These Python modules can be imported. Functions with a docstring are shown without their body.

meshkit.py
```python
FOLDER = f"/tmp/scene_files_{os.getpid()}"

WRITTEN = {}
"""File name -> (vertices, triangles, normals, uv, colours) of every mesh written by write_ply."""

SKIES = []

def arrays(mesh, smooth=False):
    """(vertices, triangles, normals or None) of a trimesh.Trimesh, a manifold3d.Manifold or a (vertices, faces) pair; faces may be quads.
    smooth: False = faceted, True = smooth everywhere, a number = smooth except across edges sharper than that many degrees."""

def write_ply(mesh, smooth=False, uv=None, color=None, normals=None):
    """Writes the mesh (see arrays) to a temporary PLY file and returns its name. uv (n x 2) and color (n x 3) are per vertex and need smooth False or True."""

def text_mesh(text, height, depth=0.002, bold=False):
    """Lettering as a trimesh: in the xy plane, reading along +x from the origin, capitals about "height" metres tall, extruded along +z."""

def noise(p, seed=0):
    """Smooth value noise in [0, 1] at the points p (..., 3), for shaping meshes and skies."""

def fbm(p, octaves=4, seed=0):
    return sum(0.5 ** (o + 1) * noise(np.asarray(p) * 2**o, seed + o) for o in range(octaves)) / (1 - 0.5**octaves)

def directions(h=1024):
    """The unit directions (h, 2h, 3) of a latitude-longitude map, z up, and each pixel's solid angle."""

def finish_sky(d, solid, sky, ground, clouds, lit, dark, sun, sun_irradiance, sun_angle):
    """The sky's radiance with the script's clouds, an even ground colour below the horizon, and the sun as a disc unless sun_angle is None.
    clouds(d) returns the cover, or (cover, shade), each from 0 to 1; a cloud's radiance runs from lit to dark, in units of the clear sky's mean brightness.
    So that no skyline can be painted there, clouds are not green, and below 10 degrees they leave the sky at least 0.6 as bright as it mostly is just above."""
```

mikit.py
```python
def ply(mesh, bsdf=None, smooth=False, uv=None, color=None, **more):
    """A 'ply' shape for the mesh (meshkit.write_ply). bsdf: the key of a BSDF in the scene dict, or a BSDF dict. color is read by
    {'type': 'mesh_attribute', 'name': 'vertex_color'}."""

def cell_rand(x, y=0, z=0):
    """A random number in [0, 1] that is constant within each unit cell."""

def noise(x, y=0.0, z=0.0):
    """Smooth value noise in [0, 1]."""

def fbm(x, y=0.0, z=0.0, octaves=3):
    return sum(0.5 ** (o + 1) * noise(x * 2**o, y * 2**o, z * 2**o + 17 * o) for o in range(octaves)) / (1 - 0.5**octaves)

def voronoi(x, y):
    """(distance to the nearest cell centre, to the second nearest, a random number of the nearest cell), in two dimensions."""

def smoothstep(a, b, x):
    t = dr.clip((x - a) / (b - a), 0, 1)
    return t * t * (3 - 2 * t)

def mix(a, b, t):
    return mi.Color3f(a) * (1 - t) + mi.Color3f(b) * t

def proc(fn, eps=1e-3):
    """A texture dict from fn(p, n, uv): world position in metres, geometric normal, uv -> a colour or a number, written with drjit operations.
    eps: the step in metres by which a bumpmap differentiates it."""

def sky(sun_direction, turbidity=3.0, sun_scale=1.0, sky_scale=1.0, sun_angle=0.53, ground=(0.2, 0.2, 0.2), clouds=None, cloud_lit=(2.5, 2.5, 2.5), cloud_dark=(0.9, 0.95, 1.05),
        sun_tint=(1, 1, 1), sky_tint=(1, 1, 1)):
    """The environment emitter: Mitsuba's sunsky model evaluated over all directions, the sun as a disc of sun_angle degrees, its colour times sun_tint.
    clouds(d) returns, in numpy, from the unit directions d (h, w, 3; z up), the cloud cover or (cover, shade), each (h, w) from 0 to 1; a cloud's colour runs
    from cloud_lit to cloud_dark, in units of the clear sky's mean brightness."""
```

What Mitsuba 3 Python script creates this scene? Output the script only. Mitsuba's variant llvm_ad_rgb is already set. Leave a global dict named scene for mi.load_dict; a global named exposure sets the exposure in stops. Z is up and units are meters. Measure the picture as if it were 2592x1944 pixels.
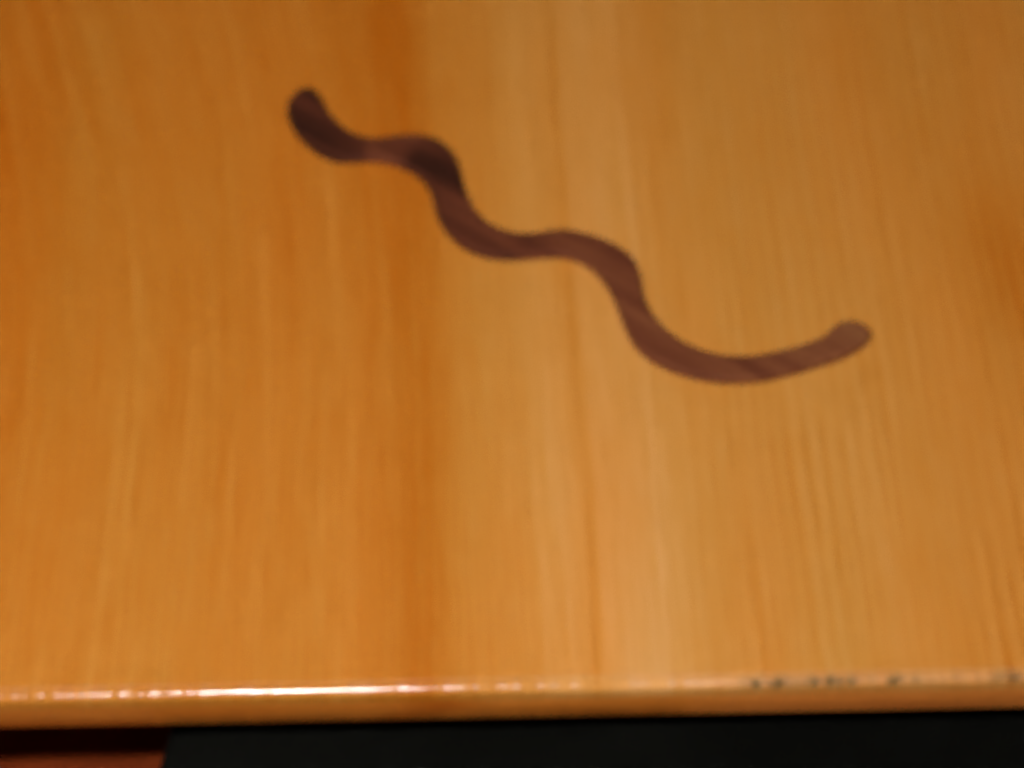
import math
import numpy as np
import trimesh
import drjit as dr
import mitsuba as mi
import mikit
from mikit import fbm, noise, smoothstep, mix, proc
from scipy.interpolate import splprep, splev
from scipy.spatial import Delaunay
from shapely.geometry import Polygon
import shapely

T = mi.ScalarTransform4f
scene = {'type': 'scene'}
labels = {}

# ---------------------------------------------------------------- camera, light, exposure
exposure = 0.0
EYE = np.array([0.0, -0.2556, 1.2851])
FWD = np.array([0.0, math.cos(math.radians(57)), -math.sin(math.radians(57))])
scene['camera'] = {
    'type': 'thinlens', 'fov': 26.0, 'fov_axis': 'x', 'near_clip': 0.05, 'far_clip': 20.0,
    'aperture_radius': 0.0043, 'focus_distance': 0.485,
    'to_world': T().look_at(origin=EYE.tolist(), target=(EYE + FWD).tolist(), up=[0.02007, 0.8385, 0.5445]),
}
LAMP = (-0.130, -0.200, 1.37)                # a short fluorescent tube over the near side of the table
LAMP_RADIANCE = [700.0, 672.0, 676.0]
scene['room_light'] = {'type': 'constant', 'radiance': {'type': 'rgb', 'value': [0.065, 0.048, 0.034]}}

ZT = 0.740                                  # table top
TH = 0.018                                  # thickness of the board
ZS = ZT - TH - 0.072                        # pull-out shelf


def rgb(*c):
    return {'type': 'rgb', 'value': list(c)}


def gauss(x, c, w):
    return dr.exp(-dr.square((x - c) / w))


# ---------------------------------------------------------------- materials
def grain_x(p):
    """Sideways position in mm followed along the grain: the figure leans and opens out towards the left."""
    x, y = p.x * 1000, p.y * 1000
    d = y - 74
    s = 0.030 * smoothstep(-110, -30, x)
    c = 0.00095 * (1 - smoothstep(-150, 20, x))
    up = dr.maximum(d, 0)
    wob = 2.2 * (noise(x * 0.02 + 5, y * 0.011) - 0.5) + 0.8 * (noise(x * 0.08, y * 0.03 + 9) - 0.5)
    return x + s * d + c * up * up + wob, y


def wood_tone(p):
    u, y = grain_x(p)
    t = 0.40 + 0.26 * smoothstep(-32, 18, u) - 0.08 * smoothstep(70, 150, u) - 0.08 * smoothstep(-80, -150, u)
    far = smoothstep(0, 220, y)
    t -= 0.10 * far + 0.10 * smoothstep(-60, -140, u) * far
    t += 0.16 * gauss(u, 30, 16) + 0.10 * gauss(u, 8, 8)
    t -= (0.19 + 0.07 * far) * gauss(u, -25.5, 7) + 0.10 * gauss(u, -36, 9)
    t -= 0.24 * gauss(u, 19.5, 1.7) * (0.6 + 0.4 * noise(y * 0.03))
    t += 0.18 * gauss(u, 39.2, 1.0) + 0.12 * gauss(u, 32, 26) * (1 - far)
    for c in (-49.6, -71.0, -94.8, -110.4, -121.0, -130.0, -141.0):                 # thin pale rays on the left
        t += 0.15 * gauss(u, c, 0.75) * smoothstep(0.15, 0.6, noise(y * 0.022 + c))
    t += 0.11 * (fbm(u * 0.11 + 31, y * 0.004, octaves=2) - 0.5)
    t += 0.13 * (fbm(u * 0.42 + 11, y * 0.012, octaves=2) - 0.5)
    ring = u * 0.217 + 0.5 * (noise(u * 0.05, y * 0.006) - 0.5)             # close, even growth lines on the right
    t += 0.05 * smoothstep(60, 110, u)
    t -= 0.28 * gauss(u, 153, 13) * gauss(y, 138, 34)                       # a warmer patch of heartwood
    t -= 0.14 * smoothstep(30, 75, u) * smoothstep(0.35, 0.95, 0.5 + 0.5 * dr.sin(6.2832 * ring)) * (0.35 + 0.9 * noise(u * 0.2, y * 0.02))
    t += 0.14 * (noise(u * 1.1 + 3, y * 0.03) - 0.5) + 0.20 * (noise(u * 2.9 + 13, y * 0.08) - 0.5)
    t += 0.08 * (fbm(u * 0.06 + 71, y * 0.018, octaves=2) - 0.5)
    t += 0.10 * (fbm(u * 0.5, y * 0.16 + 5, octaves=2) - 0.5)
    return dr.clip(t, 0, 1)


def WOOD(t):
    return mi.Color3f(0.485 + 0.215 * t, 0.126 + 0.205 * t, 0.005 + 0.042 * t + 0.045 * t * t * t)


def wood_colour(p, n, uv):
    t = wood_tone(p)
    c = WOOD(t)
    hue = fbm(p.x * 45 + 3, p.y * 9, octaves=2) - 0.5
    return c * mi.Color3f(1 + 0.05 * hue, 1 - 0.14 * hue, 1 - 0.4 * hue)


CHIPS = [(61.5, 2.0, .25), (64.9, 2.4, .6), (71.1, 2.2, 1.0), (76.0, 1.8, .35), (79.5, 2.4, .6), (84.6, 2.2, .8), (89.6, 2.4, .75), (95.0, 1.6, .3), (101.9, 2.2, .65),
         (107.5, 1.5, .25), (118.0, 1.5, .3), (129.8, 2.0, .4), (133.4, 2.4, .6), (138.5, 1.5, .45), (149.0, 2.0, .5)]


def edge_colour(p, n, uv):
    x, y, z = p.x * 1000, p.y * 1000, (p.z - ZT) * 1000
    t = wood_tone(p)
    a = fbm(x * 0.035 + 4, z * 0.30 + x * 0.012, octaves=3)
    face = smoothstep(-2, -6, z)
    t = dr.lerp(t, 0.25 + 0.75 * a, face)
    t -= 0.45 * gauss(x - z * 1.4, -12, 9) * face
    t = dr.clip(t, 0, 1)
    c = WOOD(t) * (1 - face) + mix((0.53, 0.110, 0.006), (0.84, 0.275, 0.034), t) * face
    return c


def edge_wear(p, n, uv):
    x, y, z = p.x * 1000, p.y * 1000, (p.z - ZT) * 1000
    wear = mi.Float(0)
    for cx, w, k in CHIPS:
        wear += k * gauss(x, cx, w) * gauss(z, -0.2, 1.6) * gauss(y, 1.0, 2.0)
    wear += 0.55 * smoothstep(55, 68, x) * (1 - 0.5 * smoothstep(95, 110, x)) * gauss(z, -0.4, 1.2) * gauss(y, 0.5, 1.5) * smoothstep(.30, .7, fbm(x * .5, octaves=2))
    wear *= 0.40 + 0.85 * fbm(x * 0.6, y * 0.8, z * 0.8, octaves=2)
    return dr.clip(wear, 0, 0.97)


def dark_wood_colour(p, n, uv):
    """The dark piece: straight grain that runs slantwise across it, paling towards a right end whose sheen is put into the colour."""
    x, y = p.x * 1000, p.y * 1000
    v = 0.58 * x + 0.81 * y - 130
    w = 0.81 * x - 0.58 * y
    t = 0.10 + 0.27 * smoothstep(-60, 20, x) + 0.36 * smoothstep(0, 105, x)  # tone rises to the right, painting in the sheen on that end
    t += 0.48 * (fbm(v * 0.30 + 7, w * 0.018, octaves=2) - 0.5) + 0.22 * (fbm(v * 0.9, w * 0.05 + 2, octaves=2) - 0.5)

    def patch(cx, cy, along, across):
        dx, dy = x - cx, y - cy
        return dr.exp(-dr.square((0.81 * dx - 0.58 * dy) / along) - dr.square((0.58 * dx + 0.81 * dy) / across))

    t += 0.26 * smoothstep(-46, -43, x) * smoothstep(-26, -33, x + 0.5 * (187 - y))     # a paler piece of the figure
    t += 0.14 * patch(-12, 163, 14, 2.2) - 0.16 * patch(-19, 181, 8, 6) - 0.20 * patch(5, 147, 5, 3.5)
    t += 0.14 * patch(20, 147, 14, 1.8) - 0.16 * patch(33, 141, 8, 3.5) - 0.12 * patch(66, 100, 12, 4) + 0.12 * patch(41, 118, 9, 3) + 0.10 * patch(101, 112, 9, 5)
    t = dr.clip(t, 0, 1)
    return mi.Color3f(0.034 + 0.225 * t, 0.0108 + 0.049 * t + 0.048 * t * t * t, 0.0060 + 0.019 * t + 0.012 * t * t * t)


def mahogany_colour(p, n, uv):
    t = fbm(p.x * 60, p.y * 260, octaves=3)
    return mix((0.09, 0.0140, 0.0032), (0.24, 0.042, 0.0085), t)


def black_colour(p, n, uv):
    return mi.Color3f(0.0031, 0.0032, 0.0026) * (0.7 + 0.6 * fbm(p.x * 30, p.y * 30, p.z * 30))


def floor_colour(p, n, uv):
    return mix((0.16, 0.10, 0.06), (0.24, 0.15, 0.09), fbm(p.x * 9, p.y * 1.2, octaves=3))


def edge_rough(p, n, uv):
    """Varnish on the nose: polished spots between rubbed, duller ones."""
    x = p.x * 1000
    rubbed = smoothstep(0.42, 0.62, 0.6 * noise(x * 0.32 + 40) + 0.4 * noise(x * 0.95, 3))
    return dr.minimum(0.085 + 0.16 * rubbed + 0.50 * smoothstep(0.030, 0.070, p.x) + 0.35 * smoothstep(0.0016, 0.0038, p.y), 0.6)


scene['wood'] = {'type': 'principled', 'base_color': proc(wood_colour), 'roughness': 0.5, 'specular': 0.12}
scene['edge_wood'] = {'type': 'blendbsdf', 'weight': proc(edge_wear),
                      'varnished': {'type': 'principled', 'base_color': proc(edge_colour), 'roughness': proc(edge_rough), 'specular': 0.85, 'clearcoat': 0.2, 'clearcoat_gloss': 0.0},
                      'bare': {'type': 'diffuse', 'reflectance': rgb(0.105, 0.072, 0.028)}}
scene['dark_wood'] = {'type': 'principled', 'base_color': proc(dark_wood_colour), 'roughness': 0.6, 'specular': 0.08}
scene['mahogany'] = {'type': 'principled', 'base_color': proc(mahogany_colour), 'roughness': 0.7, 'specular': 0.02}
scene['black_cloth'] = {'type': 'diffuse', 'reflectance': proc(black_colour)}
scene['floor_stuff'] = {'type': 'diffuse', 'reflectance': proc(floor_colour)}
scene['lamp_white'] = {'type': 'twosided', 'bsdf': {'type': 'diffuse', 'reflectance': rgb(.75, .75, .75)}}


# ---------------------------------------------------------------- mesh helpers
def sheet_profile(profile, xs, displace=None):
    """Sweeps a (y, z) profile along x."""
    prof = np.asarray(profile, float)
    nx, m = len(xs), len(prof)
    v = np.zeros((nx, m, 3))
    v[:, :, 0] = np.asarray(xs)[:, None]
    v[:, :, 1:] = prof[None]
    if displace is not None:
        v = displace(v)
    i, j = np.meshgrid(np.arange(nx - 1), np.arange(m - 1), indexing='ij')
    a = (i * m + j).ravel()
    q = np.stack([a, a + m, a + m + 1, a + 1], 1)
    return v.reshape(-1, 3), np.vstack([q[:, [0, 1, 2]], q[:, [0, 2, 3]]])


def rounded_box(size, r, seg=5):
    import manifold3d as m3
    sx, sy, sz = (s / 2 - r for s in size)
    m = m3.Manifold.batch_hull([m3.Manifold.sphere(r, 4 * seg).translate([a * sx, b * sy, c * sz]) for a in (-1, 1) for b in (-1, 1) for c in (-1, 1)])
    return m


def vnoise(x, scale, seed, n=4096):
    rng = np.random.default_rng(seed)
    t = rng.random(n)
    u = (np.asarray(x) + 50) / scale
    i = np.floor(u).astype(int)
    f = u - i
    f = f * f * (3 - 2 * f)
    return t[i % n] * (1 - f) + t[(i + 1) % n] * f - 0.5


# ---------------------------------------------------------------- setting
fl = trimesh.creation.box(extents=(8, 8, 0.04))
fl.apply_translation([0, 0, -0.02])
scene['floor'] = mikit.ply(fl, 'floor_stuff')
labels['floor'] = {'label': 'brown floor far below the table', 'category': 'floor', 'kind': 'structure'}

# ---------------------------------------------------------------- table
labels['table'] = {'label': 'orange-brown wooden table with pale lengthwise grain and a shiny, worn front edge', 'category': 'table'}
FRONT = -0.0010                              # y of the foremost line of the edge
EDGE = 0.0042
# the veneered board, behind the solid front strip
board = trimesh.creation.box(extents=(1.40, 0.70 - EDGE, TH))
board.apply_translation([0, EDGE + (0.70 - EDGE) / 2, ZT - TH / 2])
scene['table__top'] = mikit.ply(board, 'wood')

R0, R1, R2 = 0.0041, 0.0016, 0.0013                 # eased top corner, its lower half, bottom corner
AM, A1, A2 = math.radians(52), math.radians(12), math.radians(-13)    # the face bulges slightly between the rounded corners
nose = [(-R0 * math.cos(a), -R0 + R0 * math.sin(a)) for a in np.linspace(math.pi / 2, AM, 24)]
cy, cz = nose[-1][0] + R1 * math.cos(AM), nose[-1][1] - R1 * math.sin(AM)
nose += [(cy - R1 * math.cos(a), cz + R1 * math.sin(a)) for a in np.linspace(AM, A1, 12)[1:]]
RB = (TH + nose[-1][1] - R2 * (1 + math.sin(A2))) / (math.sin(A1) - math.sin(A2))
cy, cz = nose[-1][0] + RB * math.cos(A1), nose[-1][1] - RB * math.sin(A1)
nose += [(cy - RB * math.cos(a), cz + RB * math.sin(a)) for a in np.linspace(A1, A2, 16)[1:]]
cy, cz = nose[-1][0] + R2 * math.cos(A2), nose[-1][1] - R2 * math.sin(A2)
nose += [(cy - R2 * math.cos(a), cz + R2 * math.sin(a)) for a in np.linspace(A2, -math.pi / 2, 10)[1:]]
nose = np.array(nose)
nose = nose - [nose[:, 0].min() - FRONT, -ZT]
prof = [(EDGE, ZT)] + [(y, ZT) for y in np.linspace(EDGE - 0.0003, nose[0][0] + 0.0002, 5)] + [tuple(q) for q in nose] + [(EDGE, nose[-1][1])]
prof = np.array(prof)


rng = np.random.default_rng(11)
NICKS = [(a, rng.uniform(.0003, .0009), rng.uniform(.00002, .00012)) for a in rng.uniform(-.16, .09, 60)]


def worn(v):
    """Ripples of the planed nose and the knocks along its right half."""
    x, y, z = v[..., 0], v[..., 1], v[..., 2]
    nose = np.exp(-(((y - FRONT - 0.0006) / 0.0018) ** 2 + ((z - ZT + 0.0010) / 0.0030) ** 2))
    d = 0.00006 * vnoise(x * 1000, 9.0, 1) + 0.00004 * vnoise(x * 1000, 3.1, 2) + 0.000022 * vnoise(x * 1000, 1.2, 3)
    for cx, w, k in NICKS:
        d = d - k * np.exp(-((x - cx) / w) ** 2)
    for cx, w, k in CHIPS:
        d = d - 0.00045 * k * np.exp(-((x * 1000 - cx) / (w * 0.55)) ** 2)
    v[..., 1] -= d * nose * 0.5
    v[..., 2] += d * nose * 0.86
    return v


xs = np.concatenate([np.linspace(-0.70, -0.19, 40), np.arange(-0.185, 0.185, 0.0003), np.linspace(0.19, 0.70, 40)])
v, f = sheet_profile(prof, xs, worn)
# make the faces look outwards
m = trimesh.Trimesh(v, f, process=False)
if (m.face_normals * (m.triangles_center - [0, EDGE, ZT - TH / 2]) * [0, 1, 1]).sum() < 0:
    m.invert()
scene['table__edge_strip'] = mikit.ply(m, 'edge_wood', smooth=40)
labels['table__edge_strip'] = {'label': 'rounded front edge strip with a white glare on its left and grey worn chips on its right'}
shelf = rounded_box((1.30, 0.34, 0.018), 0.002)
scene['table__pull_out_shelf'] = mikit.ply(shelf.translate([0, 0.135, ZS - 0.009]), 'mahogany', smooth=40)
labels['table__pull_out_shelf'] = {'label': 'reddish-brown shelf under the table top'}
for k, sx in enumerate((-1, 1)):
    panel = rounded_box((0.022, 0.60, ZT - TH - 0.0005), 0.001)
    scene['table__side_panel' + ('' if k == 0 else '_001')] = mikit.ply(panel.translate([sx * 0.664, 0.37, (ZT - TH) / 2]), 'wood', smooth=40)

# ---------------------------------------------------------------- the dark wavy piece
OUTLINE = np.array([
    (-63.4,211.8), (-62.8,211.6), (-61.7,211.0), (-60.8,210.1), (-59.9,208.9), (-58.4,206.2), (-55.9,200.8), (-53.6,197.3), (-52.1,195.6), (-50.5,194.0),
    (-47.5,191.9), (-45.0,190.8), (-43.7,190.6), (-41.7,190.4), (-39.0,190.6), (-32.2,191.6), (-30.1,191.7), (-28.0,191.6), (-25.9,191.1), (-23.2,190.0),
    (-21.3,188.9), (-19.7,187.6), (-18.8,186.7), (-17.6,185.0), (-16.6,183.3), (-15.8,181.4), (-14.9,178.1), (-12.7,168.2), (-11.6,164.9), (-10.6,162.4),
    (-9.2,160.0), (-7.7,157.9), (-5.8,156.0), (-4.1,154.7), (-2.3,153.7), (-0.3,152.8), (1.8,152.2), (4.0,151.8), (7.6,151.8), (12.3,152.7),
    (15.0,152.9), (17.7,152.7), (20.4,152.2), (24.4,150.9), (28.4,149.1), (31.6,147.3), (34.4,145.3), (35.8,143.9), (37.1,142.3), (38.1,140.6),
    (38.6,139.4), (39.4,136.1), (40.2,129.0), (40.7,126.2), (41.8,122.8), (43.2,119.7), (45.1,116.8), (47.8,113.6), (50.3,111.3), (53.8,108.9),
    (56.2,107.7), (58.8,106.6), (61.4,105.8), (63.5,105.4), (66.2,105.1), (69.0,105.1), (71.8,105.3), (74.6,105.7), (78.1,106.4), (81.6,107.4),
    (90.1,110.3), (91.9,111.3), (93.0,112.0), (96.0,115.1), (97.1,115.9), (98.3,116.5), (100.3,116.9), (101.7,116.8), (103.1,116.3), (104.5,115.6),
    (105.7,114.7), (106.5,113.5), (106.8,112.3), (106.8,111.7), (106.4,110.5), (104.7,108.4), (102.6,106.6), (99.6,104.8), (96.4,103.2), (91.7,101.5),
    (81.7,98.3), (77.1,97.1), (72.5,96.2), (68.4,95.8), (64.9,95.8), (61.4,96.0), (57.8,96.6), (54.2,97.4), (50.7,98.5), (47.4,100.0),
    (45.0,101.3), (42.1,103.3), (40.1,105.1), (37.9,107.5), (36.4,109.7), (35.5,111.5), (34.6,114.0), (31.3,125.6), (29.5,130.3), (28.2,132.9),
    (26.7,135.3), (24.9,137.5), (22.9,139.3), (21.3,140.5), (19.6,141.4), (16.5,142.3), (12.4,142.6), (2.2,142.0), (-2.1,142.1), (-4.8,142.5),
    (-6.8,143.0), (-9.3,143.9), (-11.1,144.8), (-13.3,146.3), (-15.9,148.6), (-17.7,150.7), (-19.7,153.7), (-21.0,156.2), (-22.0,158.8), (-22.7,161.5),
    (-23.9,167.4), (-24.7,169.9), (-26.3,172.7), (-27.5,174.2), (-29.0,175.6), (-31.2,177.3), (-33.7,178.7), (-36.3,179.8), (-39.1,180.6), (-41.9,181.1),
    (-44.0,181.3), (-51.3,181.0), (-53.3,181.3), (-54.6,181.7), (-56.6,182.6), (-58.5,183.9), (-62.4,187.4), (-65.4,190.9), (-67.7,195.0), (-69.3,199.1),
    (-69.8,201.2), (-70.0,202.6), (-69.9,204.7), (-69.6,206.1), (-69.0,207.4), (-68.3,208.7), (-66.8,210.4), (-65.7,211.2), (-64.5,211.7),
]) / 1000 + [0, 0.0009]


def wavy_piece(height=0.0020, round_=0.0016):
    (tck, _) = splprep(np.vstack([OUTLINE, OUTLINE[:1]]).T, s=2e-7, per=True)
    ring = np.array(splev(np.linspace(0, 1, 1600), tck)).T
    poly = Polygon(ring).buffer(0)
    pts, hs = [], []
    for d in (0.0, 0.00006, 0.00018, 0.0004, 0.00075, 0.0012, 0.0018, 0.0025, 0.0033, 0.0042):
        q = poly.buffer(-d)
        for g in getattr(q, 'geoms', [q]):
            if g.is_empty or g.length < 0.002:
                continue
            n = max(8, int(g.length / (0.00035 + 0.15 * d)))
            pts += [g.exterior.interpolate(s / n, normalized=True).coords[0] for s in range(n)]
    pts = np.unique(np.round(np.array(pts), 7), axis=0)
    tri = Delaunay(pts * 1000).simplices
    cen = pts[tri].mean(1)
    tri = tri[shapely.contains_xy(poly.buffer(1e-6), cen[:, 0], cen[:, 1])]
    d = shapely.distance(poly.exterior, shapely.points(pts))
    s = 1 - np.clip(d / round_, 0, 1)
    z = height * np.sqrt(np.maximum(0, 1 - s ** 2.2))
    top = np.c_[pts, ZT + 0.0002 + z]
    a, b, c = top[tri[:, 0]], top[tri[:, 1]], top[tri[:, 2]]
    flip = np.cross(b - a, c - a)[:, 2] < 0
    tri[flip] = tri[flip][:, ::-1]
    low = np.c_[pts, np.full(len(pts), ZT + 0.00018)]
    return np.vstack([top, low]), np.vstack([tri, tri[:, ::-1] + len(top)])


wv, wf = wavy_piece()
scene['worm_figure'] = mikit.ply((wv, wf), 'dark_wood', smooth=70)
labels['worm_figure'] = {'label': 'dark brown wavy worm-shaped piece lying slantwise on the orange wooden table', 'category': 'worm figure'}

# ---------------------------------------------------------------- black case under the edge
case = rounded_box((0.46, 0.16, 0.054), 0.0015)
th = math.radians(-11.3)
case = case.rotate([0, 0, math.degrees(th)])
# its top left edge passes through (-0.1004, 0.0013) and (-0.1027, -0.0104)
ex = np.array([math.cos(th), math.sin(th)])
ey = np.array([-math.sin(th), math.cos(th)])
cxy = np.array([-0.1010, -0.0020]) + ex * 0.23 + ey * 0.01
scene['black_case'] = mikit.ply(case.translate([cxy[0], cxy[1], ZS + 0.0271]), 'black_cloth', smooth=40)
labels['black_case'] = {'label': 'matt black flat case on the shelf below the front edge of the table', 'category': 'case'}

# ---------------------------------------------------------------- lamp over the near side of the table (above the picture)
labels['hanging_lamp'] = {'label': 'short white fluorescent lamp hanging over the front of the table', 'category': 'lamp'}
tube = trimesh.creation.cylinder(radius=0.012, height=0.085, sections=32)
tube.apply_transform(trimesh.transformations.rotation_matrix(math.pi / 2, [0, 1, 0]))
tube.apply_translation(LAMP)
scene['hanging_lamp__tube'] = mikit.ply(tube, 'lamp_white', smooth=40, emitter={'type': 'area', 'radiance': rgb(*LAMP_RADIANCE)})
hood = rounded_box((0.15, 0.07, 0.014), 0.003).translate([LAMP[0], LAMP[1], LAMP[2] + 0.030])
scene['hanging_lamp__hood'] = mikit.ply(hood, 'lamp_white', smooth=40)
rod = trimesh.creation.cylinder(radius=0.004, height=0.60, sections=16)
rod.apply_translation([LAMP[0], LAMP[1], LAMP[2] + 0.335])
scene['hanging_lamp__rod'] = mikit.ply(rod, 'lamp_white', smooth=40)
